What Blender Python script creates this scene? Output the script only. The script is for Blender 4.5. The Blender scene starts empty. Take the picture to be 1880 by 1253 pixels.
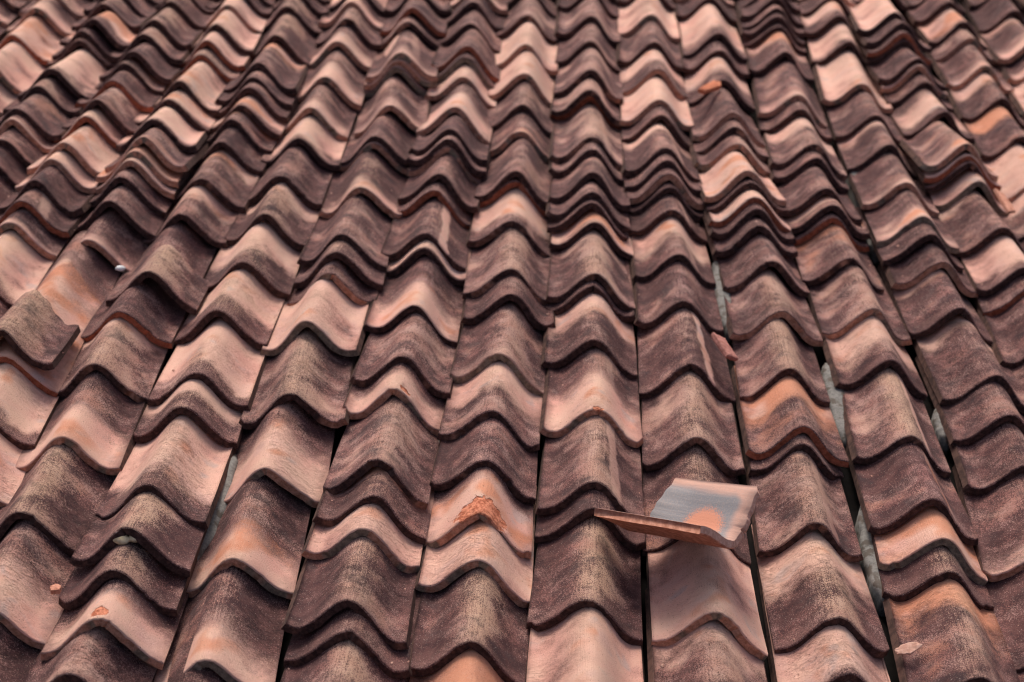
import bpy, math, random
import numpy as np
from mathutils import Matrix, Vector, Euler, noise

# ------------------------------------------------------------------ scene, camera, light
scn = bpy.context.scene
col = scn.collection
PITCH = math.radians(24.0)                 # slope of the roof
F = 2611.0                                 # focal length in photograph pixels (1880 wide)
VX, VY = 145.0, 1857.0                     # where the tile columns run together, from the picture's centre
W = 0.200                                  # spacing of the tile columns in metres

v_c = np.array([VX, VY, -F]); v_c /= np.linalg.norm(v_c)
u_c = np.array([VY, -VX, 0.0]); u_c /= np.linalg.norm(u_c)
n_c = np.cross(u_c, v_c)
M = np.stack([u_c, v_c, n_c])              # rows: roof axes seen in camera axes (camera -> roof)
ray0 = M @ np.array([1085 - 940, -(1253 - 626.5), -F])
DEPTH0 = F * W / (0.0918 * 2484)
CAM = -ray0 / F * DEPTH0
CAM[2] += 0.10
ROOF = Matrix.Translation((0, 0, 4.0)) @ Matrix.Rotation(PITCH, 4, 'X')

def pix(px, py, z=0.0):
    """point of the roof's frame at height z seen at a pixel of the photograph"""
    d = M @ np.array([px - 940.0, -(py - 626.5), -F])
    t = (z - CAM[2]) / d[2]
    return CAM + d * t

cam_d = bpy.data.cameras.new("camera")
cam = bpy.data.objects.new("camera", cam_d); col.objects.link(cam)
cm = Matrix([[M[r][c] for c in range(3)] + [CAM[r]] for r in range(3)] + [[0, 0, 0, 1]])
cam.matrix_world = ROOF @ cm
cam_d.sensor_width = 36.0; cam_d.lens = 50.0
cam_d.clip_start = 0.05; cam_d.clip_end = 500
cam_d.dof.use_dof = True
fp = pix(940, 1000, 0.08)
cam_d.dof.focus_distance = float(-(M.T @ (fp - CAM))[2])
cam_d.dof.aperture_fstop = 2.9
cam_d.dof.aperture_blades = 9
scn.camera = cam

SUN_EL, SUN_AZ = math.radians(68), math.radians(-25)    # azimuth from +Y towards +X
world = bpy.data.worlds.new("World"); scn.world = world; world.use_nodes = True
wn = world.node_tree; wn.nodes.clear()
sky = wn.nodes.new("ShaderNodeTexSky"); sky.sky_type = 'NISHITA'; sky.sun_disc = False
sky.sun_elevation = SUN_EL; sky.sun_rotation = SUN_AZ
sky.air_density = 0.6; sky.dust_density = 6.0; sky.ozone_density = 0.3
bgn = wn.nodes.new("ShaderNodeBackground"); bgn.inputs[1].default_value = 0.10
wo = wn.nodes.new("ShaderNodeOutputWorld")
wn.links.new(sky.outputs[0], bgn.inputs[0]); wn.links.new(bgn.outputs[0], wo.inputs[0])
sd = bpy.data.lights.new("sun", 'SUN'); sd.energy = 1.5; sd.angle = math.radians(22); sd.color = (1.0, 0.90, 0.80)
sun = bpy.data.objects.new("sun", sd); col.objects.link(sun)
sdir = Vector((math.sin(SUN_AZ) * math.cos(SUN_EL), math.cos(SUN_AZ) * math.cos(SUN_EL), math.sin(SUN_EL)))
sun.rotation_euler = sdir.to_track_quat('Z', 'Y').to_euler()
scn.view_settings.view_transform = 'Standard'; scn.view_settings.look = 'None'
scn.view_settings.exposure = 0.88; scn.view_settings.gamma = 1.0; scn.view_settings.use_curve_mapping = False
scn.render.engine = 'CYCLES'
scn.cycles.filter_width = 1.15
scn.cycles.max_bounces = 5; scn.cycles.diffuse_bounces = 3

# ------------------------------------------------------------------ node helpers
class NT:
    def __init__(s, name):
        s.m = bpy.data.materials.new(name); s.m.use_nodes = True
        s.t = s.m.node_tree; s.t.nodes.clear()
        s.out = s.t.nodes.new("ShaderNodeOutputMaterial")
        s.b = s.t.nodes.new("ShaderNodeBsdfPrincipled")
        s.t.links.new(s.b.outputs[0], s.out.inputs[0])
    def put(s, sock, v):
        if isinstance(v, bpy.types.NodeSocket): s.t.links.new(v, sock)
        elif isinstance(v, (tuple, list)):
            sock.default_value = tuple(v) + ((1.0,) if len(v) == 3 and len(sock.default_value) == 4 else ())
        else: sock.default_value = v
    def attr(s, name):
        a = s.t.nodes.new("ShaderNodeAttribute"); a.attribute_type = 'GEOMETRY'; a.attribute_name = name
        x = s.t.nodes.new("ShaderNodeSeparateXYZ"); s.t.links.new(a.outputs['Vector'], x.inputs[0])
        return a.outputs['Vector'], x.outputs[0], x.outputs[1], x.outputs[2]
    def math(s, op, a, b=0.0, c=0.0, clamp=False):
        n = s.t.nodes.new("ShaderNodeMath"); n.operation = op; n.use_clamp = clamp
        s.put(n.inputs[0], a); s.put(n.inputs[1], b)
        if op in ('MULTIPLY_ADD',): s.put(n.inputs[2], c)
        return n.outputs[0]
    def comb(s, x, y, z):
        n = s.t.nodes.new("ShaderNodeCombineXYZ")
        for i, v in enumerate((x, y, z)): s.put(n.inputs[i], v)
        return n.outputs[0]
    def vmul(s, v, k):
        n = s.t.nodes.new("ShaderNodeVectorMath"); n.operation = 'MULTIPLY'
        s.put(n.inputs[0], v); n.inputs[1].default_value = k
        return n.outputs[0]
    def noise(s, vec, scale, detail=3, rough=0.55, dist=0.0):
        n = s.t.nodes.new("ShaderNodeTexNoise"); s.put(n.inputs['Vector'], vec)
        n.inputs['Scale'].default_value = scale; n.inputs['Detail'].default_value = detail
        n.inputs['Roughness'].default_value = rough; n.inputs['Distortion'].default_value = dist
        return n.outputs[0]
    def ramp(s, v, a, b, lo=0.0, hi=1.0, smooth=True):
        n = s.t.nodes.new("ShaderNodeMapRange"); n.interpolation_type = 'SMOOTHSTEP' if smooth else 'LINEAR'
        s.put(n.inputs[0], v); s.put(n.inputs[1], a); s.put(n.inputs[2], b)
        n.inputs[3].default_value = lo; n.inputs[4].default_value = hi
        return n.outputs[0]
    def mix(s, f, a, b, mode='MIX'):
        n = s.t.nodes.new("ShaderNodeMix"); n.data_type = 'RGBA'; n.blend_type = mode
        s.put(n.inputs[0], f); s.put(n.inputs[6], a); s.put(n.inputs[7], b)
        return n.outputs[2]
    def bump(s, h, strength, dist, normal=None):
        n = s.t.nodes.new("ShaderNodeBump"); n.inputs['Strength'].default_value = strength
        n.inputs['Distance'].default_value = dist; s.put(n.inputs['Height'], h)
        if normal: s.t.links.new(normal, n.inputs['Normal'])
        return n.outputs[0]

# every tile mesh carries: pos (across -1..1, along 0 at the rim .. 1 at the next tile, 0), met (metres),
# pa (seed, soot, lichen), pb (clean band at the top, at the bottom, dark band at the bottom), pc (rim tone, orange, streak)
def clay_top():
    n = NT("weathered_clay")
    _, pu, pv, hid = n.attr("pos")
    met, mx, my, _ = n.attr("met")
    _, seed, soot, yel = n.attr("pa")
    _, bt, bb, bk = n.attr("pb")
    _, rim, org, strk = n.attr("pc")
    _, cx, cy, cr = n.attr("pd")
    sz = n.math('MULTIPLY', seed, 7.31)
    P = n.comb(mx, my, sz)
    Ps = n.comb(n.math('MULTIPLY', mx, 1.0), n.math('MULTIPLY', my, 0.55), sz)       # streaky along the tile
    Pf = n.comb(mx, n.math('MULTIPLY', my, 0.035), sz)                                  # combed lines
    big = n.noise(P, 11.0, 3, 0.55)
    mid = n.noise(P, 34.0, 4, 0.62)
    stk = n.noise(Ps, 42.0, 3, 0.55)
    fin = n.noise(n.comb(mx, n.math('MULTIPLY', my, 1.35), sz), 430.0, 4, 0.80, 0.2)
    spk = n.noise(P, 620.0, 2, 0.6)
    comb = n.noise(Pf, 480.0, 1, 0.4)
    wob = n.math('ADD', n.math('MULTIPLY', n.math('SUBTRACT', big, 0.5), 0.62), n.math('ADD', n.math('MULTIPLY', n.math('SUBTRACT', mid, 0.5), 0.32), n.math('MULTIPLY', n.math('SUBTRACT', fin, 0.5), 0.55)))
    wob = n.math('MULTIPLY', wob, n.ramp(hid, 0.02, 0.11, 0.35, 1.0))
    au = n.math('ABSOLUTE', pu)
    crest = n.ramp(au, 0.0, 0.62, 1.0, 0.0)
    # how clean the clay is: bands where other tiles or rain have kept it clean
    crest2 = n.ramp(n.math('ABSOLUTE', n.math('SUBTRACT', pu, n.math('ADD', 0.10, n.math('MULTIPLY', n.math('SUBTRACT', big, 0.5), 0.9)))), 0.05, 0.62, 1.0, 0.0)
    arch = n.math('MULTIPLY', crest, 0.10)
    top = n.ramp(n.math('ADD', n.math('ADD', pv, wob), n.math('SUBTRACT', bt, 1.0)), -0.10, 0.16)
    bot = n.ramp(n.math('SUBTRACT', n.math('ADD', bb, arch), n.math('ADD', pv, wob)), -0.09, 0.19)
    top = n.math('MULTIPLY', top, n.ramp(bt, 0.0, 0.06))
    bot = n.math('MULTIPLY', bot, n.ramp(bb, 0.0, 0.06))
    base = n.ramp(n.math('ADD', n.math('MULTIPLY', mid, 0.25), n.math('ADD', n.math('MULTIPLY', big, 0.80), n.math('MULTIPLY', n.math('SUBTRACT', fin, 0.5), 0.50))), n.math('ADD', soot, -0.10), n.math('ADD', soot, 0.26))
    clean = n.math('MAXIMUM', n.math('MAXIMUM', top, bot), base)
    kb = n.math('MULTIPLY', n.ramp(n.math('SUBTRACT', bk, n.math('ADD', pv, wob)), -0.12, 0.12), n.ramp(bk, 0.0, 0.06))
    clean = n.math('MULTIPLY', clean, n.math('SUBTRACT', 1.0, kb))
    # pale run of rain down one flank
    sd_ = n.math('ABSOLUTE', n.math('SUBTRACT', pu, n.math('ADD', 0.28, n.math('MULTIPLY', n.math('SUBTRACT', 1.0, pv), 0.16))))
    st_ = n.math('MULTIPLY', n.ramp(n.math('ADD', sd_, n.math('MULTIPLY', n.math('SUBTRACT', stk, .5), .25)), 0.06, 0.13, 1.0, 0.0), strk)
    clean = n.math('MAXIMUM', clean, st_)
    # grime creeping in from the two side edges
    sg = n.math('MULTIPLY', n.ramp(n.math('ADD', au, n.math('MULTIPLY', n.math('SUBTRACT', mid, .5), .5)), 0.72, 1.02), n.ramp(soot, 0.3, 0.75))
    clean = n.math('MULTIPLY', clean, n.math('SUBTRACT', 1.0, n.math('MULTIPLY', sg, 0.55)))
    # colours
    # soot and dust as grains: how many pale grains there are follows slow patches and the crest
    dust = n.math('MULTIPLY_ADD', n.math('ADD', n.math('MULTIPLY', big, 0.72), n.math('MULTIPLY', mid, 0.28)), 3.6, -1.62)
    dust = n.math('ADD', dust, n.math('MULTIPLY', n.math('SUBTRACT', 0.72, soot), 1.9))
    dust = n.math('ADD', dust, n.math('MULTIPLY', crest2, n.math('ADD', 0.14, n.math('MULTIPLY', yel, 0.50))))
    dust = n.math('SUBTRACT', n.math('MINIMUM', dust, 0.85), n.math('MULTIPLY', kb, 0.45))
    dust = n.math('ADD', dust, n.math('MULTIPLY', n.math('SUBTRACT', comb, 0.5), n.math('MULTIPLY', crest, 0.9)), clamp=True)
    g_ = n.math('ADD', n.math('MULTIPLY', fin, 0.62), n.math('MULTIPLY', spk, 0.38))
    th_ = n.math('SUBTRACT', 0.600, n.math('MULTIPLY', dust, 0.165))
    gr = n.ramp(g_, n.math('SUBTRACT', th_, 0.045), n.math('ADD', th_, 0.050))
    dkc = n.mix(n.ramp(mid, 0.35, 0.65), (0.062, 0.028, 0.029), (0.120, 0.055, 0.052))
    ltc = n.mix(n.ramp(n.noise(P, 27.0, 2), 0.40, 0.60), (0.385, 0.178, 0.155), (0.460, 0.275, 0.245))
    ltc = n.mix(n.math('MULTIPLY', crest2, n.math('MULTIPLY', yel, 0.8)), ltc, (0.590, 0.392, 0.268))
    ltc = n.mix(n.math('MULTIPLY', n.ramp(big, 0.55, 0.66), n.math('ADD', 0.15, n.math('MULTIPLY', org, 0.6))), ltc, (0.42, 0.185, 0.125))
    dark = n.mix(n.math('MULTIPLY', gr, 0.92), dkc, ltc)
    blot = n.noise(P, 21.0, 4, 0.65)
    dark = n.mix(n.ramp(n.math('ADD', blot, n.math('MULTIPLY', n.math('SUBTRACT', fin, 0.5), 0.6)), 0.56, 0.70, 0.0, 0.65), dark, (0.050, 0.036, 0.039))
    scf = n.math('MULTIPLY', n.ramp(n.math('ADD', my, n.math('MULTIPLY', n.math('SUBTRACT', blot, 0.5), 0.10)), 0.030, 0.004), n.ramp(fin, 0.42, 0.58))
    dark = n.mix(n.math('MULTIPLY', scf, 0.45), dark, (0.36, 0.20, 0.17))
    pale = n.mix(n.ramp(big, 0.35, 0.68), (0.66, 0.350, 0.285), (0.70, 0.440, 0.345))
    pale = n.mix(n.ramp(n.noise(P, 17.0, 2, 0.5), 0.52, 0.72, 0.0, 0.5), pale, (0.55, 0.345, 0.310))
    pale = n.mix(n.math('MULTIPLY', n.ramp(big, 0.55, 0.40), n.math('MULTIPLY', crest, 0.5)), pale, (0.68, 0.49, 0.35))
    orm = n.ramp(n.math('ADD', n.noise(P, 15.0, 2, 0.5), n.math('MULTIPLY', crest, 0.12)), n.math('SUBTRACT', 0.80, n.math('MULTIPLY', org, 0.55)), n.math('SUBTRACT', 0.98, n.math('MULTIPLY', org, 0.5)))
    smk = n.ramp(n.noise(P, 19.0, 2, 0.5, 0.6), 0.60, 0.74, 0.0, 0.55)
    pale = n.mix(smk, pale, (0.43, 0.355, 0.345))
    pale = n.mix(n.math('MULTIPLY', orm, n.ramp(my, 0.002, 0.035, 0.35, 0.92)), pale, (0.60, 0.235, 0.130))
    pale = n.mix(n.ramp(fin, 0.50, 0.64, 0.0, 0.30), pale, (0.74, 0.50, 0.39))
    pale = n.mix(n.ramp(spk, 0.56, 0.72, 0.0, 0.35), pale, (0.38, 0.22, 0.18))
    # lichen: ochre on the crest, threaded by the combed lines
    lm = n.math('MULTIPLY', n.math('MULTIPLY', crest2, yel), n.ramp(n.math('ADD', n.math('MULTIPLY', big, .6), n.math('ADD', n.math('MULTIPLY', stk, .25), n.math('MULTIPLY', fin, .25))), 0.42, 0.66))
    wr = n.noise(n.comb(n.math('MULTIPLY', mx, 0.75), n.math('MULTIPLY', my, 1.5), sz), 85.0, 5, 0.72, 1.2)
    wrm = n.math('MULTIPLY', n.ramp(wr, 0.50, 0.40), n.ramp(n.noise(P, 6.0, 1), 0.42, 0.6))
    dark = n.mix(n.math('MULTIPLY', wrm, 0.35), dark, (0.048, 0.030, 0.030))
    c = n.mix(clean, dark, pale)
    c = n.mix(n.ramp(n.noise(P, 520.0, 1), 0.70, 0.745, 0.0, 0.55), c, (0.66, 0.56, 0.50))
    c = n.mix(n.ramp(n.noise(P, 390.0, 1), 0.295, 0.255, 0.0, 0.75), c, (0.035, 0.022, 0.02))
    c = n.mix(n.math('MULTIPLY', lm, n.math('MULTIPLY', clean, 0.45)), c, (0.60, 0.42, 0.28))
    # a transition fringe of fine dark specks where the clean clay meets the grime
    fr = n.math('MULTIPLY', n.math('MULTIPLY', n.math('MULTIPLY', clean, n.math('SUBTRACT', 1.0, clean)), 4.0), n.ramp(fin, 0.5, 0.66))
    c = n.mix(n.math('MULTIPLY', fr, 0.45), c, (0.075, 0.045, 0.043))
    # spalled clay
    dx = n.math('DIVIDE', n.math('SUBTRACT', mx, cx), n.math('MAXIMUM', cr, 0.0005))
    dy = n.math('DIVIDE', n.math('SUBTRACT', my, cy), n.math('MAXIMUM', n.math('MULTIPLY', cr, 0.8), 0.0005))
    rr = n.math('SQRT', n.math('ADD', n.math('MULTIPLY', dx, dx), n.math('MULTIPLY', dy, dy)))
    rr = n.math('ADD', rr, n.math('MULTIPLY', n.math('SUBTRACT', n.noise(P, 70.0, 3), 0.5), 1.1))
    ch = n.math('MULTIPLY', n.ramp(rr, 0.98, 0.86), n.math('GREATER_THAN', cr, 0.001))
    chc = n.mix(n.ramp(n.noise(P, 120.0, 4, .7), 0.38, 0.6), (0.40, 0.11, 0.055), (0.74, 0.29, 0.17))
    c = n.mix(ch, c, chc)
    n.put(n.b.inputs['Base Color'], c)
    n.put(n.b.inputs['Roughness'], n.ramp(fin, 0.3, 0.7, 0.80, 0.97))
    n.b.inputs['Specular IOR Level'].default_value = 0.22
    h = n.math('ADD', n.math('MULTIPLY', comb, n.math('ADD', 0.35, n.math('MULTIPLY', crest, 0.5))), n.math('MULTIPLY', fin, 1.5))
    h = n.math('ADD', h, n.math('ADD', n.math('MULTIPLY', mid, 1.4), n.math('MULTIPLY', wrm, -0.8)))
    h = n.math('ADD', h, n.math('MULTIPLY', ch, n.math('ADD', n.math('MULTIPLY', n.noise(P, 110.0, 4, .75), 4.0), -4.0)))
    n.put(n.b.inputs['Normal'], n.bump(h, 0.95, 0.0018))
    return n.m

def clay_rim():
    n = NT("clay_rim")
    _, pu, pv, hid = n.attr("pos")
    met, mx, my, _ = n.attr("met")
    _, seed, soot, yel = n.attr("pa")
    _, rim, org, strk = n.attr("pc")
    tc = n.t.nodes.new("ShaderNodeTexCoord")
    P = n.comb(mx, hid, n.math('MULTIPLY', seed, 7.31))
    P2 = n.t.nodes.new("ShaderNodeVectorMath"); P2.operation = 'ADD'
    n.t.links.new(tc.outputs['Object'], P2.inputs[0]); n.t.links.new(n.comb(0.0, 0.0, seed), P2.inputs[1])
    P2 = P2.outputs[0]
    big = n.noise(P, 16.0, 3, 0.6)
    mid = n.noise(P2, 90.0, 4, 0.7)
    fin = n.noise(P2, 380.0, 3, 0.7)
    dk = n.mix(n.ramp(mid, 0.35, 0.7), (0.034, 0.019, 0.017), (0.110, 0.056, 0.047))
    dk = n.mix(n.ramp(mid, 0.62, 0.78, 0.0, 0.6), dk, (0.16, 0.075, 0.055))
    oc = n.mix(n.ramp(mid, 0.35, 0.65), (0.34, 0.155, 0.095), (0.60, 0.310, 0.215))
    oc = n.mix(n.ramp(fin, 0.55, 0.75, 0.0, 0.6), oc, (0.12, 0.07, 0.055))
    rd = n.mix(n.ramp(mid, 0.35, 0.65), (0.24, 0.070, 0.038), (0.44, 0.140, 0.078))
    gy = n.mix(n.ramp(mid, 0.35, 0.65), (0.14, 0.105, 0.080), (0.30, 0.225, 0.165))
    # rim: 0 sooty, 1 clean clay, 2 raw red, 3 grey-brown
    f1 = n.math('MULTIPLY', n.ramp(rim, 0.2, 1.0), n.ramp(n.math('ADD', big, n.math('MULTIPLY', mid, 0.3)), 0.42, 0.60))
    f0 = n.ramp(n.math('ADD', n.math('MULTIPLY', rim, 0.85), big), 0.62, 0.85)
    c = n.mix(f0, dk, oc)
    c = n.mix(n.math('MULTIPLY', n.math('GREATER_THAN', rim, 0.5), n.ramp(n.noise(P, 22.0, 2), 0.55, 0.62)), c, gy)
    c = n.mix(n.math('MULTIPLY', n.ramp(rim, 1.2, 1.8), n.ramp(rim, 2.8, 2.2)), c, rd)
    c = n.mix(n.ramp(rim, 2.3, 2.9), c, gy)
    n.put(n.b.inputs['Base Color'], c)
    n.b.inputs['Roughness'].default_value = 0.95
    n.b.inputs['Specular IOR Level'].default_value = 0.15
    n.put(n.b.inputs['Normal'], n.bump(n.math('ADD', mid, n.math('MULTIPLY', fin, 0.6)), 0.8, 0.0016))
    return n.m

def clay_inside():
    n = NT("bare_clay_inside")
    met, mx, my, _ = n.attr("met")
    P = n.comb(mx, my, 0.3)
    g = n.noise(n.comb(n.math('MULTIPLY', mx, 1.0), n.math('MULTIPLY', my, 0.3), 0.0), 22.0, 3)
    au = n.math('ABSOLUTE', n.math('MULTIPLY', mx, 10.5))
    # smoky grey core left by the kiln, pink towards the edges
    e = n.math('ADD', n.ramp(au, 0.72, 1.0), n.ramp(my, 0.045, 0.008))
    k = n.math('SUBTRACT', 1.0, n.ramp(n.math('ADD', e, n.math('MULTIPLY', n.math('SUBTRACT', g, .5), 1.6)), 0.25, 0.95))
    c = n.mix(k, (0.54, 0.325, 0.255), (0.215, 0.215, 0.225))
    lines = n.noise(n.comb(mx, n.math('MULTIPLY', my, 0.05), 0.0), 190.0, 2)
    c = n.mix(n.ramp(lines, 0.5, 0.7, 0.0, 0.16), c, (0.43, 0.36, 0.33))
    c = n.mix(n.ramp(n.noise(P, 320.0, 4, 0.8), 0.48, 0.60, 0.0, 0.35), c, (0.40, 0.30, 0.26))
    dx = n.math('DIVIDE', n.math('SUBTRACT', mx, -0.026), 0.034); dy = n.math('DIVIDE', n.math('SUBTRACT', my, 0.082), 0.044)
    rr = n.math('SQRT', n.math('ADD', n.math('MULTIPLY', dx, dx), n.math('MULTIPLY', dy, dy)))
    o = n.ramp(n.math('ADD', rr, n.math('MULTIPLY', n.math('SUBTRACT', n.noise(P, 300.0, 3, .8), .5), 1.3)), 1.1, 0.7)
    c = n.mix(n.math('MULTIPLY', o, 0.85), c, (0.63, 0.255, 0.150))
    n.put(n.b.inputs['Base Color'], c); n.b.inputs['Roughness'].default_value = 0.9
    n.b.inputs['Specular IOR Level'].default_value = 0.2
    n.put(n.b.inputs['Normal'], n.bump(n.math('ADD', lines, n.noise(P, 260.0, 3)), 0.5, 0.001))
    return n.m

def plain(name, c1, c2, sc, c3=None, bs=0.6, bd=0.002, rough=0.95):
    n = NT(name)
    tc = n.t.nodes.new("ShaderNodeTexCoord")
    a = n.noise(tc.outputs['Object'], sc, 5, 0.65)
    c = n.mix(n.ramp(a, 0.35, 0.65), c1, c2)
    if c3: c = n.mix(n.ramp(n.noise(tc.outputs['Object'], sc * 0.31, 3), 0.5, 0.62), c, c3)
    n.put(n.b.inputs['Base Color'], c); n.b.inputs['Roughness'].default_value = rough
    n.b.inputs['Specular IOR Level'].default_value = 0.2
    n.put(n.b.inputs['Normal'], n.bump(a, bs, bd))
    return n.m

M_TOP, M_RIM, M_IN = clay_top(), clay_rim(), clay_inside()
M_UNDER = plain("clay_underside", (0.12, 0.070, 0.055), (0.26, 0.150, 0.110), 60)
M_SIDE = plain("gap_shade_side", (0.040, 0.023, 0.020), (0.10, 0.055, 0.044), 60)  # darker copy of the clay: shade of the column gaps painted into the side faces
M_MORTAR = plain("grey_mortar", (0.140, 0.136, 0.128), (0.215, 0.208, 0.194), 150, (0.100, 0.085, 0.072), 0.5, 0.0010)
M_DECK = plain("roof_boarding", (0.004, 0.003, 0.003), (0.009, 0.007, 0.006), 25)  # near-black, the deep shadow between columns is put into the boarding's colour
M_SHARD = plain("broken_clay", (0.40, 0.17, 0.11), (0.60, 0.30, 0.21), 90)
M_SHARD_O = plain("raw_orange_clay", (0.50, 0.16, 0.08), (0.66, 0.25, 0.14), 110)
M_SHARD_M = plain("sooty_broken_clay", (0.26, 0.105, 0.085), (0.42, 0.19, 0.155), 90)
M_SHARD_P = plain("pale_broken_clay", (0.50, 0.27, 0.20), (0.64, 0.40, 0.31), 120)
M_STONE = plain("white_pebble", (0.60, 0.62, 0.62), (0.75, 0.76, 0.75), 60)
M_CREAM = plain("cream_mortar", (0.48, 0.37, 0.22), (0.66, 0.54, 0.35), 70)

# ------------------------------------------------------------------ the tile's shape
TH = 0.0165          # thickness of the clay
HT = 0.077           # rise of the arch
HALF = 0.1022        # half width at the lower rim
rnd = random.Random(11)

def prof(s, hs=1.0, ws=1.0, fl=0.0, fr=0.0, pk=1.0, kk=0.985):
    """outer outline of the arch, s -1..1 -> x, z, normal"""
    def p(q):
        k = kk
        a = math.cos(math.pi / 2 * abs(q) * k)
        z = HT * hs * (abs(a) ** (2.0 * pk))
        z += (fl if q < 0 else fr) * max(0.0, abs(q) - 0.55) ** 2 * 0.05
        return HALF * ws * q, z
    x, z = p(s)
    x1, z1 = p(s - 0.01); x2, z2 = p(s + 0.01)
    tx, tz = x2 - x1, z2 - z1
    l = math.hypot(tx, tz)
    return x, z, -tz / l, tx / l

def tile_geometry(seed, L, expo, P, fine=False, inside=False, cut=None, TH=TH):
    """verts, faces, face materials, attributes of one arched clay tile, its lower rim along y = 0"""
    r = random.Random(seed)
    NS = 44 if fine else 28
    ys = [0.0, 0.0012, 0.0035] + list(np.linspace(0.02, L, (26 if fine else 9)))
    ph = r.uniform(0, 100)
    taper = 0.93
    wv = P.get('w', 1.0) * r.uniform(0.985, 1.01)
    hv = P.get('h', 1.0) * r.uniform(0.95, 1.05)
    fl, fr = r.uniform(-0.5, 1.6), r.uniform(-0.9, 1.2)
    pk = r.uniform(1.12, 1.42)
    chips = [(r.uniform(-1, 1), r.uniform(0.01, 0.04), r.uniform(0.001, 0.0045)) for _ in range(r.randint(2, 6))]
    for e_ in (-1, 1):
        if r.random() < 0.40: chips.append((e_, r.uniform(0.06, 0.16), r.uniform(0.004, 0.012)))
    if r.random() < 0.25: chips.append((r.uniform(-.8, .8), r.uniform(0.05, 0.10), r.uniform(0.003, 0.006)))
    if 'kk' in P: fl = fr = 0.0; pk = 1.0
    cx, cy, cr = P.get('chip', (0, 0, 0))
    def rimoff(s):
        o = noise.noise(Vector((s * 3.0, ph, 0.0))) * 0.0032 + noise.noise(Vector((s * 11, ph, 5.0))) * 0.0016 + noise.noise(Vector((s * 37, ph, 5.0))) * 0.0008
        for c0, cw, cd in chips:
            q = abs(s - c0) / cw
            if q < 1: o += 1.5 * cd * (1 - q * q) * (0.7 + 0.6 * noise.noise(Vector((s * 60, ph, 9))))
        return o
    V, A, F_, FM = [], [], [], []
    def ring(y, lower, k):
        row = []
        for i in range(NS + 1):
            s = -1 + 2 * i / NS
            tp = 1 - (1 - taper) * (y / 0.34)
            x, z, nx, nz = prof(s, hv * (1 - 0.08 * y / 0.34), wv * tp, fl, fr, pk, P.get('kk', 0.985))
            z += noise.noise(Vector((s * 1.6, y * 9, ph))) * 0.0022
            x += noise.noise(Vector((y * 7, ph, 3.0 if s < 0 else 8.0))) * 0.0022 * abs(s)
            yy = y + rimoff(s) * max(0.0, 1 - y / 0.03)
            if cut: yy = min(yy, cut(s)) if y > 0.03 else yy
            d = 0.0
            if not lower:
                if cr > 0:
                    q = math.hypot((x - cx) / cr, (y - cy) / (cr * 0.8)) + noise.noise(Vector((x * 70, y * 70, ph))) * 0.55
                    if q < 1: d -= 0.0042 * min(1, (1 - q) * 5) * (0.8 + 0.5 * noise.noise(Vector((x * 200, y * 200, ph))))
                if k == 0: d -= 0.0030 + 0.0012 * noise.noise(Vector((s * 20, ph, 2.0)))
                if k == 1: d -= 0.0008                     # worn upper arris
                if s in (-1, 1): d -= 0.0008
            else:
                d -= TH * (1 + 0.12 * noise.noise(Vector((s * 4, ph, 1.0))))
            V.append((x + nx * d, yy, z + nz * d)); row.append(len(V) - 1)
            A.append((s, yy / max(expo, 0.01), expo, x, yy))
        return row
    tops = [ring(y, False, k) for k, y in enumerate(ys)]
    yl = [0.0, 0.03, L * 0.5, L]
    lows = [ring(y, True, k) for k, y in enumerate(yl)]
    for a, b in zip(tops, tops[1:]):
        for i in range(NS): F_.append((a[i], a[i + 1], b[i + 1], b[i])); FM.append(0)
    for a, b in zip(lows, lows[1:]):
        for i in range(NS): F_.append((b[i], b[i + 1], a[i + 1], a[i])); FM.append(2)
    a, b = lows[0], tops[0]
    for i in range(NS): F_.append((a[i], a[i + 1], b[i + 1], b[i])); FM.append(1)
    a, b = lows[-1], tops[-1]
    for i in range(NS): F_.append((b[i], b[i + 1], a[i + 1], a[i])); FM.append(1)
    for e, fl_ in ((0, 0), (NS, 1)):
        te = [t[e] for t in tops]; le = [t[e] for t in lows]
        poly = te + le[::-1]
        F_.append(tuple(poly if fl_ else poly[::-1])); FM.append(P.get('side', 3))
    return V, A, F_, FM

def mesh_from(name, items, mats):
    """items: list of (V, A, F, FM, P, matrix or None) joined into one mesh with the tile attributes"""
    V, F_, FM = [], [], []
    pos, met, pa, pb, pc, pd = [], [], [], [], [], []
    for (v, a, f, fm, P, mx) in items:
        o = len(V)
        V += [tuple(mx @ Vector(q)) for q in v] if mx is not None else v
        F_ += [tuple(i + o for i in q) for q in f]; FM += fm
        for s, vf, hd, x, y in a:
            pos += (s, vf, hd); met += (x, y, 0.0)
            pa += (P['seed'], P['soot'], P['yel']); pb += (P['bt'], P['bb'], P['bk'])
            pc += (P['rim'], P['org'], P['strk']); pd += P.get('chip', (0, 0, 0))
    me = bpy.data.meshes.new(name); me.from_pydata(V, [], F_)
    for m in mats: me.materials.append(m)
    me.polygons.foreach_set('material_index', FM)
    me.polygons.foreach_set('use_smooth', [k in (0, 2) for k in FM])
    for nm, dat in (("pos", pos), ("met", met), ("pa", pa), ("pb", pb), ("pc", pc), ("pd", pd)):
        at = me.attributes.new(nm, 'FLOAT_VECTOR', 'POINT'); at.data.foreach_set('vector', dat)
    me.update()
    # the rim meets the upper face in an edge, not in a smooth roll
    return me

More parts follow.
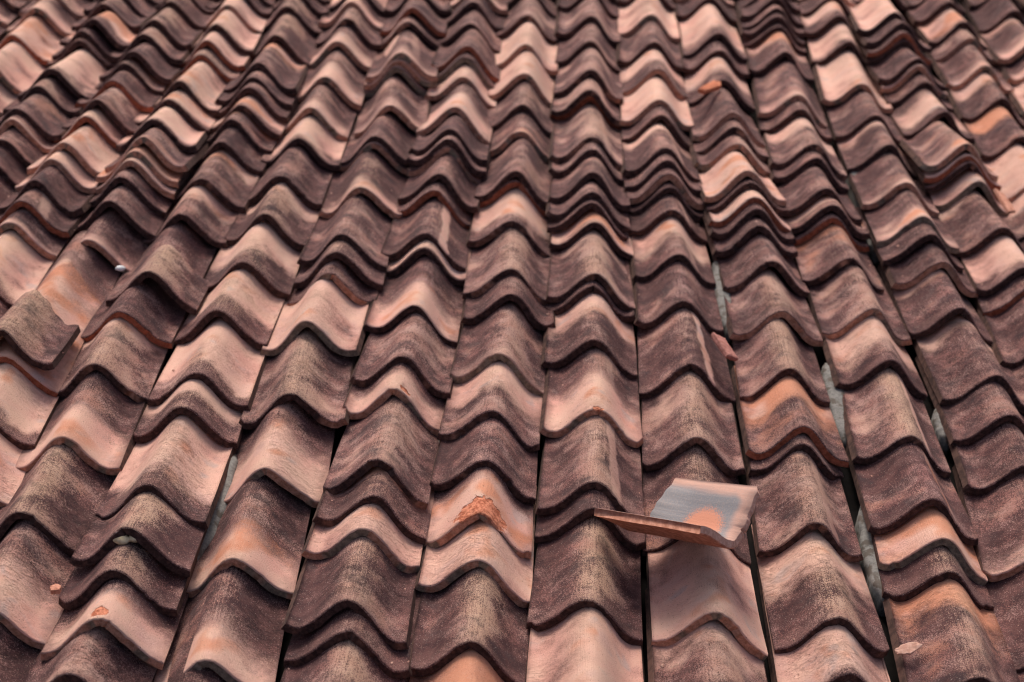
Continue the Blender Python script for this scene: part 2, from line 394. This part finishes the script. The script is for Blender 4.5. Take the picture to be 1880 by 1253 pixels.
def parse(code, seed):
    r = random.Random(seed * 7 + 3)
    P = dict(seed=r.uniform(0, 20), soot=0.66, yel=0.35, bt=0.0, bb=0.0, bk=0.0, rim=0.0, org=0.25, strk=0.0)
    base = code[0]
    P['soot'] = {'D': 0.83, 'M': 0.70, 'L': 0.60, 'F': 0.30}[base] + r.uniform(-0.02, 0.02)
    i = 1
    rim = 0.0 if base in 'DM' else (0.7 if base == 'F' else 0.15)
    while i < len(code):
        k = code[i]; i += 1
        j = i
        while j < len(code) and (code[j].isdigit() or code[j] in '-.'): j += 1
        num = float(code[i:j]) if j > i else None
        i = j
        if k == 't': P['bt'] = num / 100
        elif k == 'b': P['bb'] = num / 100; rim = max(rim, 0.7)
        elif k == 'k': P['bk'] = num / 100; rim = 0.0
        elif k == 'y': P['yel'] = num / 9
        elif k == 'o': P['org'] = num / 9
        elif k == 'r': rim = {0: 0.0, 1: 1.0, 2: 2.0, 3: 3.0}[int(num)]
        elif k == 's': P['strk'] = num / 9
        elif k == 'g': P['lift'] = num / 1000
        elif k == 'w': P['w'] = num / 100
        elif k == 'z': P['tilt'] = num
        elif k == 'c': P['chipcode'] = int(num)
    P['rim'] = rim
    return P

# ------------------------------------------------------------------ the tiles, column by column: x, y of the top of
# the arch at the lower rim in the photograph, and how the tile is weathered
COLS = {
 'R': ("65,15,Lb30y6 22,62,Fo5r2 -22,116,Fy4 -60,160,Fo2", 5),
 'S': ("190,4,My5 170,35,Fo7k35 148,55,D 140,72,Mt60o8 97,125,Fy5k15 67,155,My6 32,198,Mo6r0 22,219,Mb20 3,253,M -25,292,D -60,340,M", 5),
 'T': ("312,2,My7 282,37,My7 265,62,My6 248,94,D 227,115,Ly6 207,147,Mr2 182,185,Mt10y5 155,212,Fy8r2 120,260,Fo3r1 92,291,Fy7 62,332,D 35,369,Mr2s6 12,406,Mb15 -50,505,Fy9k20 -90,610,M", 5),
 'U': ("417,7,Fy5r1 397,47,Fy7k10 382,75,Fo2r2 367,100,Ly7r2 327,150,Fy6k10 307,180,Fy6o5k15 282,217,Fy7k10 270,252,Mo5b5 250,275,Fo9r1 240,295,Fy5 217,325,M 200,368,M 157,437,Mb12o3g-15 5,652,Mb72o5r2 -45,752,Fy8k25 -95,860,Fo3 -140,970,M", 5),
 'V': ("527,12,My7 507,66,My7 475,115,Mt25o6 468,140,M 460,162,D 445,190,Lt70o4 422,220,Mt30o5 405,260,M 370,326,Mt22o5 330,394,Mt38o5z0 220,569,Mo3y1r2 172,667,Lt10y7 112,801,Mb45o4r1 37,942,My9o2 -35,1110,Mb50r1 -105,1250,M", 4),
 'W': ("637,36,My6 620,77,Mb50r1 600,140,Mb40y4r1 570,197,Mb32y4 550,252,Fy9k15 512,321,Mo4 487,394,Mt22o3y7 445,480,Lt60y7k32 400,571,Fy8k34 362,681,Ft60y5k22z20 335,749,Mt40y7 270,889,Fy5k30 235,967,My9g12 207,1045,Dy8 180,1137,Mb64o3r1c1 125,1237,Ly3 60,1360,M", 8),
 'X': ("765,-20,M 757,15,My3r2 745,38,Lo6 737,94,Mb12s3r1 731,109,Fr1 728,124,Mr3 720,192,Lb10y3r1 687,247,Mo4 682,263,Lo5r1 662,344,Dy6b16r1 630,429,My4 620,464,My7 600,502,Mr1 562,589,Fo2y3r3g12 532,721,Ly8g8z-4w102 485,860,Mb62y3r1z-14w100 425,1025,Mb36o5r1z-14w96 375,1210,Mb34o3r3 318,1380,My3o5", -8),
 'Y': ("870,4,D 865,40,M 862,86,Mr2 857,107,Mr3 852,140,Ft80r1 837,197,Mb55r1 830,235,D 828,256,Lr0 822,271,Lo3r1 807,320,M 795,349,Mr2 780,425,Ds9 782,457,Lt90k10r0 762,560,Mb44o4r0y1z34 742,653,Lo2y3 725,716,Mb66r1c2 695,844,Ly5 687,907,Lt12o6y5r0 670,970,Fy2r1 640,1102,My7 640,1159,Dy5 622,1251,My8 590,1390,M", 30),
 'Z': ("972,-22,M 970,27,Ly3 967,82,Ft60y5r1 965,137,Ft60y5 962,192,My5 960,240,Mb6o5y3r1 948,316,Mo3 944,331,Mr2 942,403,Lt70o2s4 942,493,Ly6 940,541,M 920,647,My4b8r3 905,751,Lt55o2y3 895,843,My1 882,943,Mb80o5r1c3 880,1030,Ft20o4y3r1 867,1180,My9 850,1330,Fo8", 28),
 'A': ("1087,-18,M 1087,29,Ly3 1085,75,My4 1087,129,Ly4 1082,164,Ly5s5 1087,176,Fr2 1090,249,Ly6s5 1090,275,Lo4r0 1090,319,My4 1087,351,My3 1087,371,D 1100,407,Ft85o5r0 1095,500,Ly7z28 1090,524,Mr0 1093,624,Mt45o3 1097,749,Mb52s3r1y4c4 1095,886,Ls6y6r0 1093,934,D 1083,1099,My9 1085,1275,Fy5o3 1085,1420,M", 28),
 'B': ("1196,-30,M 1197,25,Fy2r1 1202,77,My3 1210,127,Lt55r1 1212,182,Ft60y5 1215,212,M 1222,270,Mt22o3s4 1225,296,Mo3 1229,322,Mr1 1232,343,D 1237,383,Ms5 1250,464,Mt50s4w95 1257,551,My1o3w95 1272,670,Ms9y4 1282,804,Ly7 1292,962,Mo8y7r0g-14 1317,1122,Fy8t0r1 1330,1290,Lt20y5 1350,1420,M", 20),
 'C': ("1305,-5,D 1320,62,Ft75o2k20 1322,91,M 1330,147,Lt55y4k25 1345,206,Mr1 1350,232,Lo5 1355,261,Lo3r1 1371,312,Fo4 1378,333,D 1388,362,Ft90r2 1392,386,D 1397,414,Mo3 1425,479,Lo4y2 1437,569,Ly6r1 1452,676,Ly8w94 1477,782,Mt42o8y3r2 1477,812,Lr0w94 1500,960,Ly6s4o2w95 1542,1130,Mt42o3y8z8 1562,1236,Fy4k18 1590,1400,F", 14),
 'D': ("1428,-5,M 1429,13,M 1430,30,D 1432,47,M 1445,97,Mt30o6y3 1467,172,Mb12y2 1472,200,Mo4 1497,262,Lt35y4 1500,288,M 1515,344,Mo3 1530,376,Mt45o6 1535,397,Mr2 1567,473,Lt16o6y3 1605,568,Ly5r1 1637,662,Lt52o5z24k20 1675,799,Ly9s9w95 1717,919,Mo6s5y0 1737,987,Ft70o7r3 1747,1047,Dy9 1805,1246,Mt26o8y6 1850,1400,M", 30),
 'E': ("1535,-10,M 1542,30,Lt60y4k30 1560,78,Fk10o2r0 1582,151,Fo2r1 1610,210,M 1635,267,Mt28s7y3 1667,334,Mb12o2 1695,396,Mb28o3r3 1707,431,Mo2 1737,481,Mr1y3 1765,566,Mt14o4y1 1832,687,Mt10y3 1857,763,My3 1890,853,Mo3 1930,1012,Mb14r1s4 1985,1180,Mo6", 28),
 'F': ("1628,-30,L 1645,22,Fy3r0 1657,42,M 1660,58,Dr2 1664,72,D 1685,106,My2 1692,123,Fr1 1705,150,Mo2 1740,206,Mb72k25o2 1767,264,Lb14y5o5r1 1776,283,Fr2 1780,300,Lo5 1810,335,Fo4r3 1845,416,Mt8o4y3 1890,490,Fo1k10r0 1900,525,Mr2 1940,625,My1", 24),
 'G': ("1745,3,M 1772,41,Fo5k12 1787,70,Ly6r1 1815,122,Mb18o3r1 1845,181,Mt40o5 1885,250,Mt40o8 1912,330,Fo3 1935,400,Lt40", 20),
 'H': ("1845,-25,M 1865,20,Ds4 1900,76,Mt20b30 1926,114,Mb40y3 1955,175,Fo3", 20),
}

def crest_c(px, py): return (px - 1085.0) / (py + 1231.0)

L0 = 0.36
TS = 0.0195
tiles = []       # (column, x, y, code)
for cn, (txt, dz) in COLS.items():
    row = []
    for it in txt.split():
        x, y, code = it.split(',')
        row.append([cn, float(x), float(y), code, dz])
    tiles.append(row)

placed = []
for row in tiles:
    row.sort(key=lambda q: -q[2])          # from the eaves upwards
    P = [parse(q[3], hash_ := int(q[1] * 31 + q[2] * 17)) for q in row]
    N = len(row)
    b = [0.03] * N; v = [0.0] * N; u = [0.0] * N
    ax = [0.0] * N
    for it_ in range(12):
        for i in range(N):
            p = pix(row[i][1], row[i][2], b[i] + HT)
            u[i], v[i] = p[0], p[1]
        nb = [0.030]
        # each tile lies along the local run of its column
        for i in range(N):
            js = [j for j in range(N) if -0.16 < v[j] - v[i] < 0.42]
            if len(js) < 2: js = list(range(max(0, i - 1), min(N, i + 2)))
            vm = sum(v[j] for j in js) / len(js); um = sum(u[j] for j in js) / len(js)
            den = sum((v[j] - vm) ** 2 for j in js)
            ax[i] = max(-0.06, min(0.06, sum((v[j] - vm) * (u[j] - um) for j in js) / (den + 0.03)))
        for i in range(1, N):
            d = max(0.008, v[i] - v[i - 1])
            de = abs(u[i] - (u[i - 1] + ax[i - 1] * d))
            nb.append(min(0.115, min(0.007, de * 0.45) + max(TS, nb[i - 1] - P[i - 1].get('lift', 0)) * (1 - min(1, d / max(L0, d + 0.07))) + TS + P[i].get('lift', 0)))
        b = [0.5 * x + 0.5 * y for x, y in zip(b, nb)]
    for i in range(N):
        if 1 < i < N - 2 and row[i][2] < 520:
            js = [j for j in range(max(0, i - 3), min(N, i + 4)) if j != i]
            vm = sum(v[j] for j in js) / len(js); um = sum(u[j] for j in js) / len(js)
            sl = sum((v[j] - vm) * (u[j] - um) for j in js) / (sum((v[j] - vm) ** 2 for j in js) + 1e-3)
            e_ = u[i] - (um + sl * (v[i] - vm))
            if abs(e_) > 0.012: print("outlier", row[i][:3], round(e_, 3))
            u[i] -= e_ * 0.4
    for i in range(N):
        expo = (v[i + 1] - v[i]) if i + 1 < N else 0.16
        placed.append(dict(cn=row[i][0], px=row[i][1], py=row[i][2], u=u[i], v=v[i], b=b[i], expo=max(0.012, expo), P=P[i], dz=P[i].get('tilt', row[i][4]), ax=ax[i]))

# the roof goes on past the picture: the same columns further up and further down the slope, more columns to each side
extra = []
er = random.Random(5)
codes = ['M', 'My6', 'D', 'Ly6', 'Fo3', 'Mt40', 'Mb40o4r1', 'Fy5k20', 'Lo5r1', 'My3']
def fill(uc, vs, vend, b0=0.03):
    v_, b_ = vs, b0
    while v_ < vend:
        e = er.uniform(0.07, 0.19)
        extra.append(dict(u=uc(v_) + er.uniform(-.004, .004), v=v_, b=b_, expo=e, P=parse(er.choice(codes), er.randint(0, 99999)), dz=17))
        v_ += e
        b_ = b_ * (1 - e / L0) + TS
umap = {}
for cn, c in zip("RSTUVWXYZABCDEFGH", range(-9, 8)):
    ts = sorted([t for t in placed if t['cn'] == cn], key=lambda t: t['v'])
    umap[cn] = ts
    a, z = ts[0], ts[-1]
    fill(lambda q, z=z: z['u'], z['v'] + 0.13, z['v'] + 1.0, z['b'] * 0.6 + TS)
ucols = [np.mean([t['u'] for t in umap[c]]) for c in "RSTUVWXYZABCDEFGH"]
vlo = min(t['v'] for t in placed) - 0.3; vhi = max(t['v'] for t in placed)
for cn in umap:
    a = umap[cn][0]
    q = a['v'] - 0.17
    while q > vlo:
        extra.append(dict(u=a['u'] + er.uniform(-.003, .003), v=q, b=0.032, expo=0.16, P=parse(er.choice(codes), er.randint(0, 99999)), dz=17))
        q -= er.uniform(0.13, 0.18)
for k in range(1, 7):
    fill(lambda q, k=k: ucols[0] - k * W, vlo, vhi + 0.9)
    fill(lambda q, k=k: ucols[-1] + k * W, vlo, vhi + 0.9)

# ------------------------------------------------------------------ the roof
roof = bpy.data.objects.new("tiled_roof", None); col.objects.link(roof)
roof.matrix_world = ROOF
roof['label'] = 'old sloping roof of weathered arched terracotta tiles in uneven overlapping columns'
roof['category'] = 'roof'
roof['kind'] = 'thing'

CHIPS = {1: (-0.004, 0.019, 0.017), 2: (0.020, 0.016, 0.012), 3: (0.004, 0.020, 0.050), 4: (0.003, 0.0, 0.013)}
rr_ = random.Random(77)
def tile_matrix(t):
    e = (t['dz'] - 17.0)
    yaw = -(e * 0.25) / 1900 * 2611 / 215 - t.get('ax', 0) + rr_.uniform(-1, 1) * 0.008
    roll = (e * 0.5) / 1854 * 2611 / 215 + rr_.uniform(-1, 1) * 0.010
    pit = -math.atan2(t['b'] * 0.95, max(L0, t['expo'] + 0.07))
    R = Matrix.Rotation(yaw, 4, 'Z') @ Matrix.Rotation(pit, 4, 'X') @ Matrix.Rotation(roll, 4, 'Y')
    c = R @ Vector((0, 0, HT))
    return Matrix.Translation((t['u'] - c.x, t['v'] - c.y, t['b'] + HT - c.z)) @ R

TM = [M_TOP, M_RIM, M_UNDER, M_SIDE]
for k, t in enumerate(placed):
    P = t['P']
    if 'chipcode' in P: P['chip'] = CHIPS[P['chipcode']]
    L = max(L0, t['expo'] + 0.07)
    g = tile_geometry(1000 + k, L, t['expo'], P, fine='chip' in P)
    t['geo'] = g
    t['mx'] = tile_matrix(t)
def rimsize(t):
    inx = -60 < t['px'] < 1940 and -20 < t['py'] < 1300
    return (t['py'] + 1231) * min(t['expo'], 0.2) * (1 if inx else 0.0)
order = sorted(placed, key=lambda t: -rimsize(t))
single, rest = order[:300], order[300:]
single.sort(key=lambda t: (t['v'], t['u']))
for t in single:
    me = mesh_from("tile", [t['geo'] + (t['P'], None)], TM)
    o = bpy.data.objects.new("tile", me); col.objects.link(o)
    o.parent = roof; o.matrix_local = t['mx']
    if t['P'].get('chipcode') == 3: o['label'] = 'pale tile with a large raw orange break on its crest'
    if t['P'].get('chipcode') == 4: o['label'] = 'pale tile with a bright orange nick in the middle of its rim'
    if t['P'].get('chipcode') == 1: o['label'] = 'pale tile with a small orange chip above its rim'
items = [t['geo'] + (t['P'], t['mx']) for t in rest]
for k, t in enumerate(extra):
    items.append(tile_geometry(5000 + k, max(L0, t['expo'] + .07), t['expo'], t['P']) + (t['P'], tile_matrix(t)))
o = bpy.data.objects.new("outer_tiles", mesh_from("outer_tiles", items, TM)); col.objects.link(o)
o.parent = roof; o['kind'] = 'stuff'
print("SPACING", np.diff(ucols)); print("tiles", len(placed), "extra", len(extra))

def simple(name, V, F_, mat, parent=None, smooth=False):
    me = bpy.data.meshes.new(name); me.from_pydata([tuple(q) for q in V], [], F_)
    me.materials.append(mat)
    if smooth: me.polygons.foreach_set('use_smooth', [True] * len(F_))
    me.update()
    o = bpy.data.objects.new(name, me); col.objects.link(o)
    if parent: o.parent = parent
    return o

ul, ur = ucols[0] - 6.6 * W, ucols[-1] + 6.6 * W
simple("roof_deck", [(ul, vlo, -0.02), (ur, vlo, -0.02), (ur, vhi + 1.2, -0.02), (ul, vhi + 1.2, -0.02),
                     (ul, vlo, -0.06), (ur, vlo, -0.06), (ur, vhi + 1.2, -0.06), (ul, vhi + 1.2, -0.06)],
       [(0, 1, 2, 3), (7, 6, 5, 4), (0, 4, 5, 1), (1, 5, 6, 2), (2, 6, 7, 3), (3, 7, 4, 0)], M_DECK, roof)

# grey mortar squeezed up in the joints between columns
def mortar(pts, z=0.026, hw=0.018, seed=1):
    r = random.Random(seed)
    P3 = [pix(x, y, z) for x, y in pts]
    n = 26; m = 8
    V, F_ = [], []
    for i in range(n + 1):
        q = i / n * (len(P3) - 1); k = min(int(q), len(P3) - 2); f = q - k
        c = P3[k] * (1 - f) + P3[k + 1] * f
        for j in range(m + 1):
            s = -1 + 2 * j / m
            zz = z - 0.010 - 0.008 * s ** 4 - 0.03 * max(0, abs(i / n - 0.5) - 0.4) * 10 * 0.5 + noise.noise(Vector((i * 0.45, j * 0.6, seed * 3.1))) * 0.002
            V.append((c[0] + s * 1.4 * hw * (1 - 0.75 * (2 * abs(i / n - 0.5)) ** 3) * (1 + 0.25 * noise.noise(Vector((i * .3, seed, s)))), c[1], zz))
    for i in range(n):
        for j in range(m):
            a = i * (m + 1) + j
            F_.append((a, a + 1, a + m + 2, a + m + 1))
    base = len(V)
    ringv = [j for j in range(m + 1)] + [i * (m + 1) + m for i in range(1, n + 1)] + [n * (m + 1) + j for j in range(m - 1, -1, -1)] + [i * (m + 1) for i in range(n - 1, 0, -1)]
    for q in ringv: V.append((V[q][0], V[q][1], -0.02))
    for k in range(len(ringv)):
        k2 = (k + 1) % len(ringv)
        F_.append((ringv[k], base + k, base + k2, ringv[k2]))
    simple("mortar_bed", V, F_, M_MORTAR, roof, True)
for k, (pts, z, hw) in enumerate([
    (((1522, 650), (1540, 720), (1556, 800)), 0.040, 0.016),
    (((1592, 905), (1612, 1000), (1632, 1090)), 0.040, 0.018),
    (((1728, 735), (1745, 800)), 0.036, 0.014),
    (((1318, 462), (1330, 530), (1342, 600)), 0.040, 0.015),
    (((1560, 262), (1578, 320), (1592, 372)), 0.040, 0.015),
    (((1600, 415), (1616, 450)), 0.036, 0.013),
    (((428, 815), (385, 930), (345, 1035)), 0.040, 0.018),
    (((805, 815), (850, 770)), 0.030, 0.020),
    (((520, 190), (530, 170)), 0.040, 0.018),
    (((1862, 1120), (1878, 1200)), 0.034, 0.016),
]): mortar(pts, z, hw, k + 1)

# ------------------------------------------------------------------ loose things on the roof
def tagt(o, label, cat, group=None):
    o['label'] = label; o['category'] = cat
    if group: o['group'] = group
    return o

# the upturned broken tile: pose fitted to its corners in the photograph
def project(p):
    q = M.T @ (np.array(p) - CAM)
    return np.array([940 + F * q[0] / -q[2], 626.5 - F * q[1] / -q[2]])
def eul(a, b_, c): return np.array(Euler((a, b_, c)).to_matrix())

FLIP_L = 0.235
def flip_pts(w, h, L):
    return np.array([[w, 0, 0], [-w, 0, 0], [0, 0, h], [w, L, 0], [-w, L * 0.78, 0]])
# local: rim end at y=0 (right end in the photo), open side turned up
tgt = np.array([[1290, 976], [1405, 908], [1347, 998], [1100, 944], [1238, 890]])
def fit():
    rg = np.random.default_rng(3)
    best, bp = 1e18, None
    p0 = pix(1310, 950, 0.13)
    def cost(x):
        R = eul(x[0], x[1], x[2]); pts = flip_pts(0.0965 * 0.95, 0.066, x[6]) @ R.T + x[3:6]
        e = np.array([project(p) for p in pts]) - tgt
        low = max(0.0, pts[2][2] - min(pts[0][2], pts[1][2]) + 0.03)
        return (e ** 2).sum() + 4e6 * low ** 2 + 4e6 * (x[6] - 0.22) ** 2 * 0.02 + 3e5 * max(0, 0.055 - pts[2][2]) ** 2 + 3e5 * max(0, pts[2][2] - 0.15) ** 2
    for tr in range(60):
        x = np.array([math.pi + rg.uniform(-.5, .5), rg.uniform(-.5, .5), rg.uniform(-2.6, -0.6) , *p0, 0.22])
        if tr % 2: x[2] = rg.uniform(0.4, 2.8)
        s = np.array([.3, .3, .3, .04, .04, .03, .02]); c = cost(x)
        for k in range(500):
            y = x + rg.normal(size=7) * s
            cy = cost(y)
            if cy < c: x, c = y, cy; s *= 1.15
            else: s *= 0.985
        if c < best: best, bp = c, x
    print("upturned tile fit", best, bp)
    return bp
FIT = None
bp = np.array(FIT) if FIT else fit()
FL = float(bp[6])
Pf_ = parse('Fo4', 4); Pf_['rim'] = 3.0; Pf_['seed'] = 3.3; Pf_['side'] = 0; Pf_['kk'] = 0.86; Pf_['h'] = 0.90
def brk(s): return FL * (1.0 - 0.11 * (1 - s) + 0.012 * math.sin(s * 9) + 0.006 * math.sin(s * 31))
g = tile_geometry(42, FL * 1.02, 0.2, Pf_, fine=True, cut=brk, TH=0.0155)
ot = bpy.data.objects.new("upturned_tile", mesh_from("upturned_tile", [g + (Pf_, None)], [M_SHARD, M_SHARD_P, M_IN])); col.objects.link(ot)
R = Matrix([list(map(float, r)) for r in eul(*bp[:3])]).to_4x4()
pos_ = Vector([float(q) for q in bp[3:6]])
pos_ += (Vector([float(q) for q in CAM]) - pos_).normalized() * 0.034     # clear of the arch below it
ot.matrix_world = ROOF @ Matrix.Translation(pos_) @ R
tagt(ot, 'broken tile lying upside down across the columns, smoky grey hollow with an orange patch', 'roof tile')

# the short loose tile lying on top of its column at the left edge
Pl = parse('My5o2', 9); Pl['yel'] = 1.0; Pl['seed'] = 8.2
g = tile_geometry(43, 0.20, 0.19, Pl, cut=lambda s: 0.185 + 0.01 * math.sin(s * 5 + 1) + 0.004 * math.sin(s * 23))
lt = bpy.data.objects.new("loose_tile", mesh_from("loose_tile", [g + (Pl, None)], TM)); col.objects.link(lt)
zc = 0.092
p = pix(-8, 607, zc + HT)
lt.matrix_world = ROOF @ Matrix.Translation((p[0], p[1], zc)) @ Matrix.Rotation(-0.03, 4, 'Z') @ Matrix.Rotation(-0.15, 4, 'X')
tagt(lt, 'short loose dark tile with an ochre crest lying on another tile at the left edge', 'roof tile')

Pl2 = parse('Ly9', 19); Pl2['yel'] = 1.0; Pl2['seed'] = 4.9
g = tile_geometry(44, 0.150, 0.145, Pl2, cut=lambda s: 0.143 + 0.006 * math.sin(s * 5 + 2) + 0.002 * math.sin(s * 27))
lt = bpy.data.objects.new("loose_tile", mesh_from("loose_tile", [g + (Pl2, None)], TM)); col.objects.link(lt)
p = pix(272, 504, 0.062 + HT)
lt.matrix_world = ROOF @ Matrix.Translation((p[0], p[1], 0.062)) @ Matrix.Rotation(-0.02, 4, 'Z') @ Matrix.Rotation(-0.14, 4, 'X')
tagt(lt, 'short piece of tile with ochre crest and white pebble beside it, upper left', 'roof tile')

def shard(name, px, py, z, outline, thick, mat, label, cat='tile fragment', rot=0.0, tilt=(0, 0), seed=1, mat2=None):
    """a flat broken piece: outline in metres, rough top and sides"""
    r = random.Random(seed)
    pts = []
    n = len(outline)
    for i in range(n):
        a, b_ = Vector(outline[i]), Vector(outline[(i + 1) % n])
        for k in range(4):
            q = a.lerp(b_, k / 4)
            pts.append((q.x + r.uniform(-1, 1) * 0.0010, q.y + r.uniform(-1, 1) * 0.0010))
    m = len(pts)
    cx = sum(q[0] for q in pts) / m; cy = sum(q[1] for q in pts) / m
    V, F_ = [], []
    for zz, sc in ((0.0, 0.93), (thick * 0.35, 1.0), (thick * 0.85, 0.99), (thick, 0.90)):
        for q in pts:
            V.append((cx + (q[0] - cx) * sc, cy + (q[1] - cy) * sc, zz + r.uniform(-1, 1) * thick * 0.07))
    for l in range(3):
        for i in range(m):
            j = (i + 1) % m
            F_.append((l * m + i, l * m + j, (l + 1) * m + j, (l + 1) * m + i))
    V.append((cx, cy, thick * 1.05)); V.append((cx, cy, 0))
    for i in range(m):
        j = (i + 1) % m
        F_.append((3 * m + i, 3 * m + j, 4 * m)); F_.append((j, i, 4 * m + 1))
    o = simple(name, V, F_, mat)
    if mat2:
        o.data.materials.append(mat2)
        for pl in o.data.polygons:
            if pl.normal.z > 0.6: pl.material_index = 1
    p = pix(px, py, z)
    o.matrix_world = ROOF @ Matrix.Translation([float(q) for q in p]) @ Matrix.Rotation(rot, 4, 'Z') @ Matrix.Rotation(tilt[0], 4, 'X') @ Matrix.Rotation(tilt[1], 4, 'Y')
    return tagt(o, label, cat)

shard("tile_shard", 1325, 642, 0.094, [(-.028, .034), (.006, .040), (.034, -.022), (.002, -.036)], 0.012, M_SHARD_M,
      'flat reddish brown fragment caught between two columns above the middle right', rot=0.05, tilt=(-0.1, 0.55), seed=2)
shard("tile_shard", 1669, 1193, 0.062, [(-.022, -.008), (.000, -.010), (.024, .003), (.012, .012), (-.010, .008), (-.026, .002)], 0.006, M_SHARD_P,
      'small pale pink splinter resting on a tile edge near the bottom right corner', rot=0.15, tilt=(0.3, -0.2), seed=3)
shard("tile_shard", 1302, 168, 0.112, [(-.045, -.022), (-.030, -.030), (.040, .022), (.045, .048), (.020, .045)], 0.016, M_SHARD_O,
      'bright orange fragment lying on a dark tile near the top', rot=0.2, tilt=(0.1, 0.25), seed=4)
shard("tile_shard", 1838, 372, 0.10, [(-.020, .045), (.010, .040), (.035, -.030), (.010, -.050)], 0.010, M_SHARD,
      'long splintered orange pink piece wedged in the joint near the right edge', rot=-0.1, tilt=(0, 0.4), seed=5)
shard("tile_shard", 103, 1086, 0.075, [(-.009, -.007), (.007, -.008), (.010, .004), (.000, .009), (-.009, .005)], 0.010, M_SHARD,
      'tiny brick red crumb of clay at the corner of a tile, bottom left', rot=0.3, seed=6)

def pebble(name, px, py, z, r3, mat, label, cat, seed, group=None):
    V, F_ = [], []
    nu, nv = 14, 9
    for i in range(nv + 1):
        th = math.pi * i / nv
        for j in range(nu):
            ph = 2 * math.pi * j / nu
            d = Vector((math.sin(th) * math.cos(ph), math.sin(th) * math.sin(ph), math.cos(th)))
            k = 1 + 0.25 * noise.noise(d * 1.3 + Vector((seed * 5.1, 0, 0)))
            V.append((d.x * r3[0] * k, d.y * r3[1] * k, d.z * r3[2] * k))
    for i in range(nv):
        for j in range(nu):
            a, b_ = i * nu + j, i * nu + (j + 1) % nu
            F_.append((a, a + nu, b_ + nu, b_))
    o = simple(name, V, F_, mat, None, True)
    o.matrix_world = ROOF @ Matrix.Translation([float(q) for q in pix(px, py, z)])
    return tagt(o, label, cat, group)
pebble("pebble", 221, 493, 0.060, (.011, .008, .006), M_STONE, 'small white pebble on the left flank of a dark tile, upper left', 'pebble', 1)
pebble("mortar_lump", 225, 991, 0.130, (.015, .010, .008), M_CREAM, 'larger cream lump showing under the crest of a lifted tile, lower left', 'mortar', 2)
pebble("mortar_lump", 246, 988, 0.131, (.010, .009, .008), M_CREAM, 'smaller cream lump to the right of the larger one, under the lifted tile', 'mortar', 3)

# crumbs of clay and grit caught along the joints
dg = bpy.context.evaluated_depsgraph_get()
cr_ = random.Random(8)
cands = [t for t in placed if t['py'] > 330]
V, F_ = [], []
dn = (ROOF.to_3x3() @ Vector((0, 0, -1))).normalized()
inv = ROOF.inverted()
n_c_ = 0
while n_c_ < 150:
    t = cr_.choice(cands)
    side = cr_.choice((-1, 1))
    uu = t['u'] + side * cr_.uniform(0.060, 0.099); vv = t['v'] + cr_.uniform(0.0, 1.0) * t['expo']
    o_ = ROOF @ Vector((uu, vv, 0.5))
    hit, loc, nor, *_ = scn.ray_cast(dg, o_, dn)
    if not hit: continue
    q = inv @ loc
    if q.z < 0.02: continue
    n_c_ += 1
    r_ = cr_.uniform(0.0010, 0.0028) * (1.6 if cr_.random() < 0.12 else 1.0)
    b0 = len(V)
    for d in ((1, 0, 0), (-1, 0, 0), (0, 1, 0), (0, -1, 0), (0, 0, 1), (0, 0, -1)):
        k = r_ * cr_.uniform(0.6, 1.25)
        V.append((q.x + d[0] * k + cr_.uniform(-.3, .3) * r_, q.y + d[1] * k, q.z + r_ * 0.3 + d[2] * k * 0.7))
    for a in (0, 1):
        for b_ in (2, 3):
            for c_ in (4, 5): F_.append((b0 + a, b0 + b_, b0 + c_))
g_ = simple("grit", V, F_, M_SHARD_P)
g_.matrix_world = ROOF
g_['kind'] = 'stuff'; g_['label'] = 'fine clay crumbs and grit caught along the joints between tile columns'; g_['category'] = 'grit'
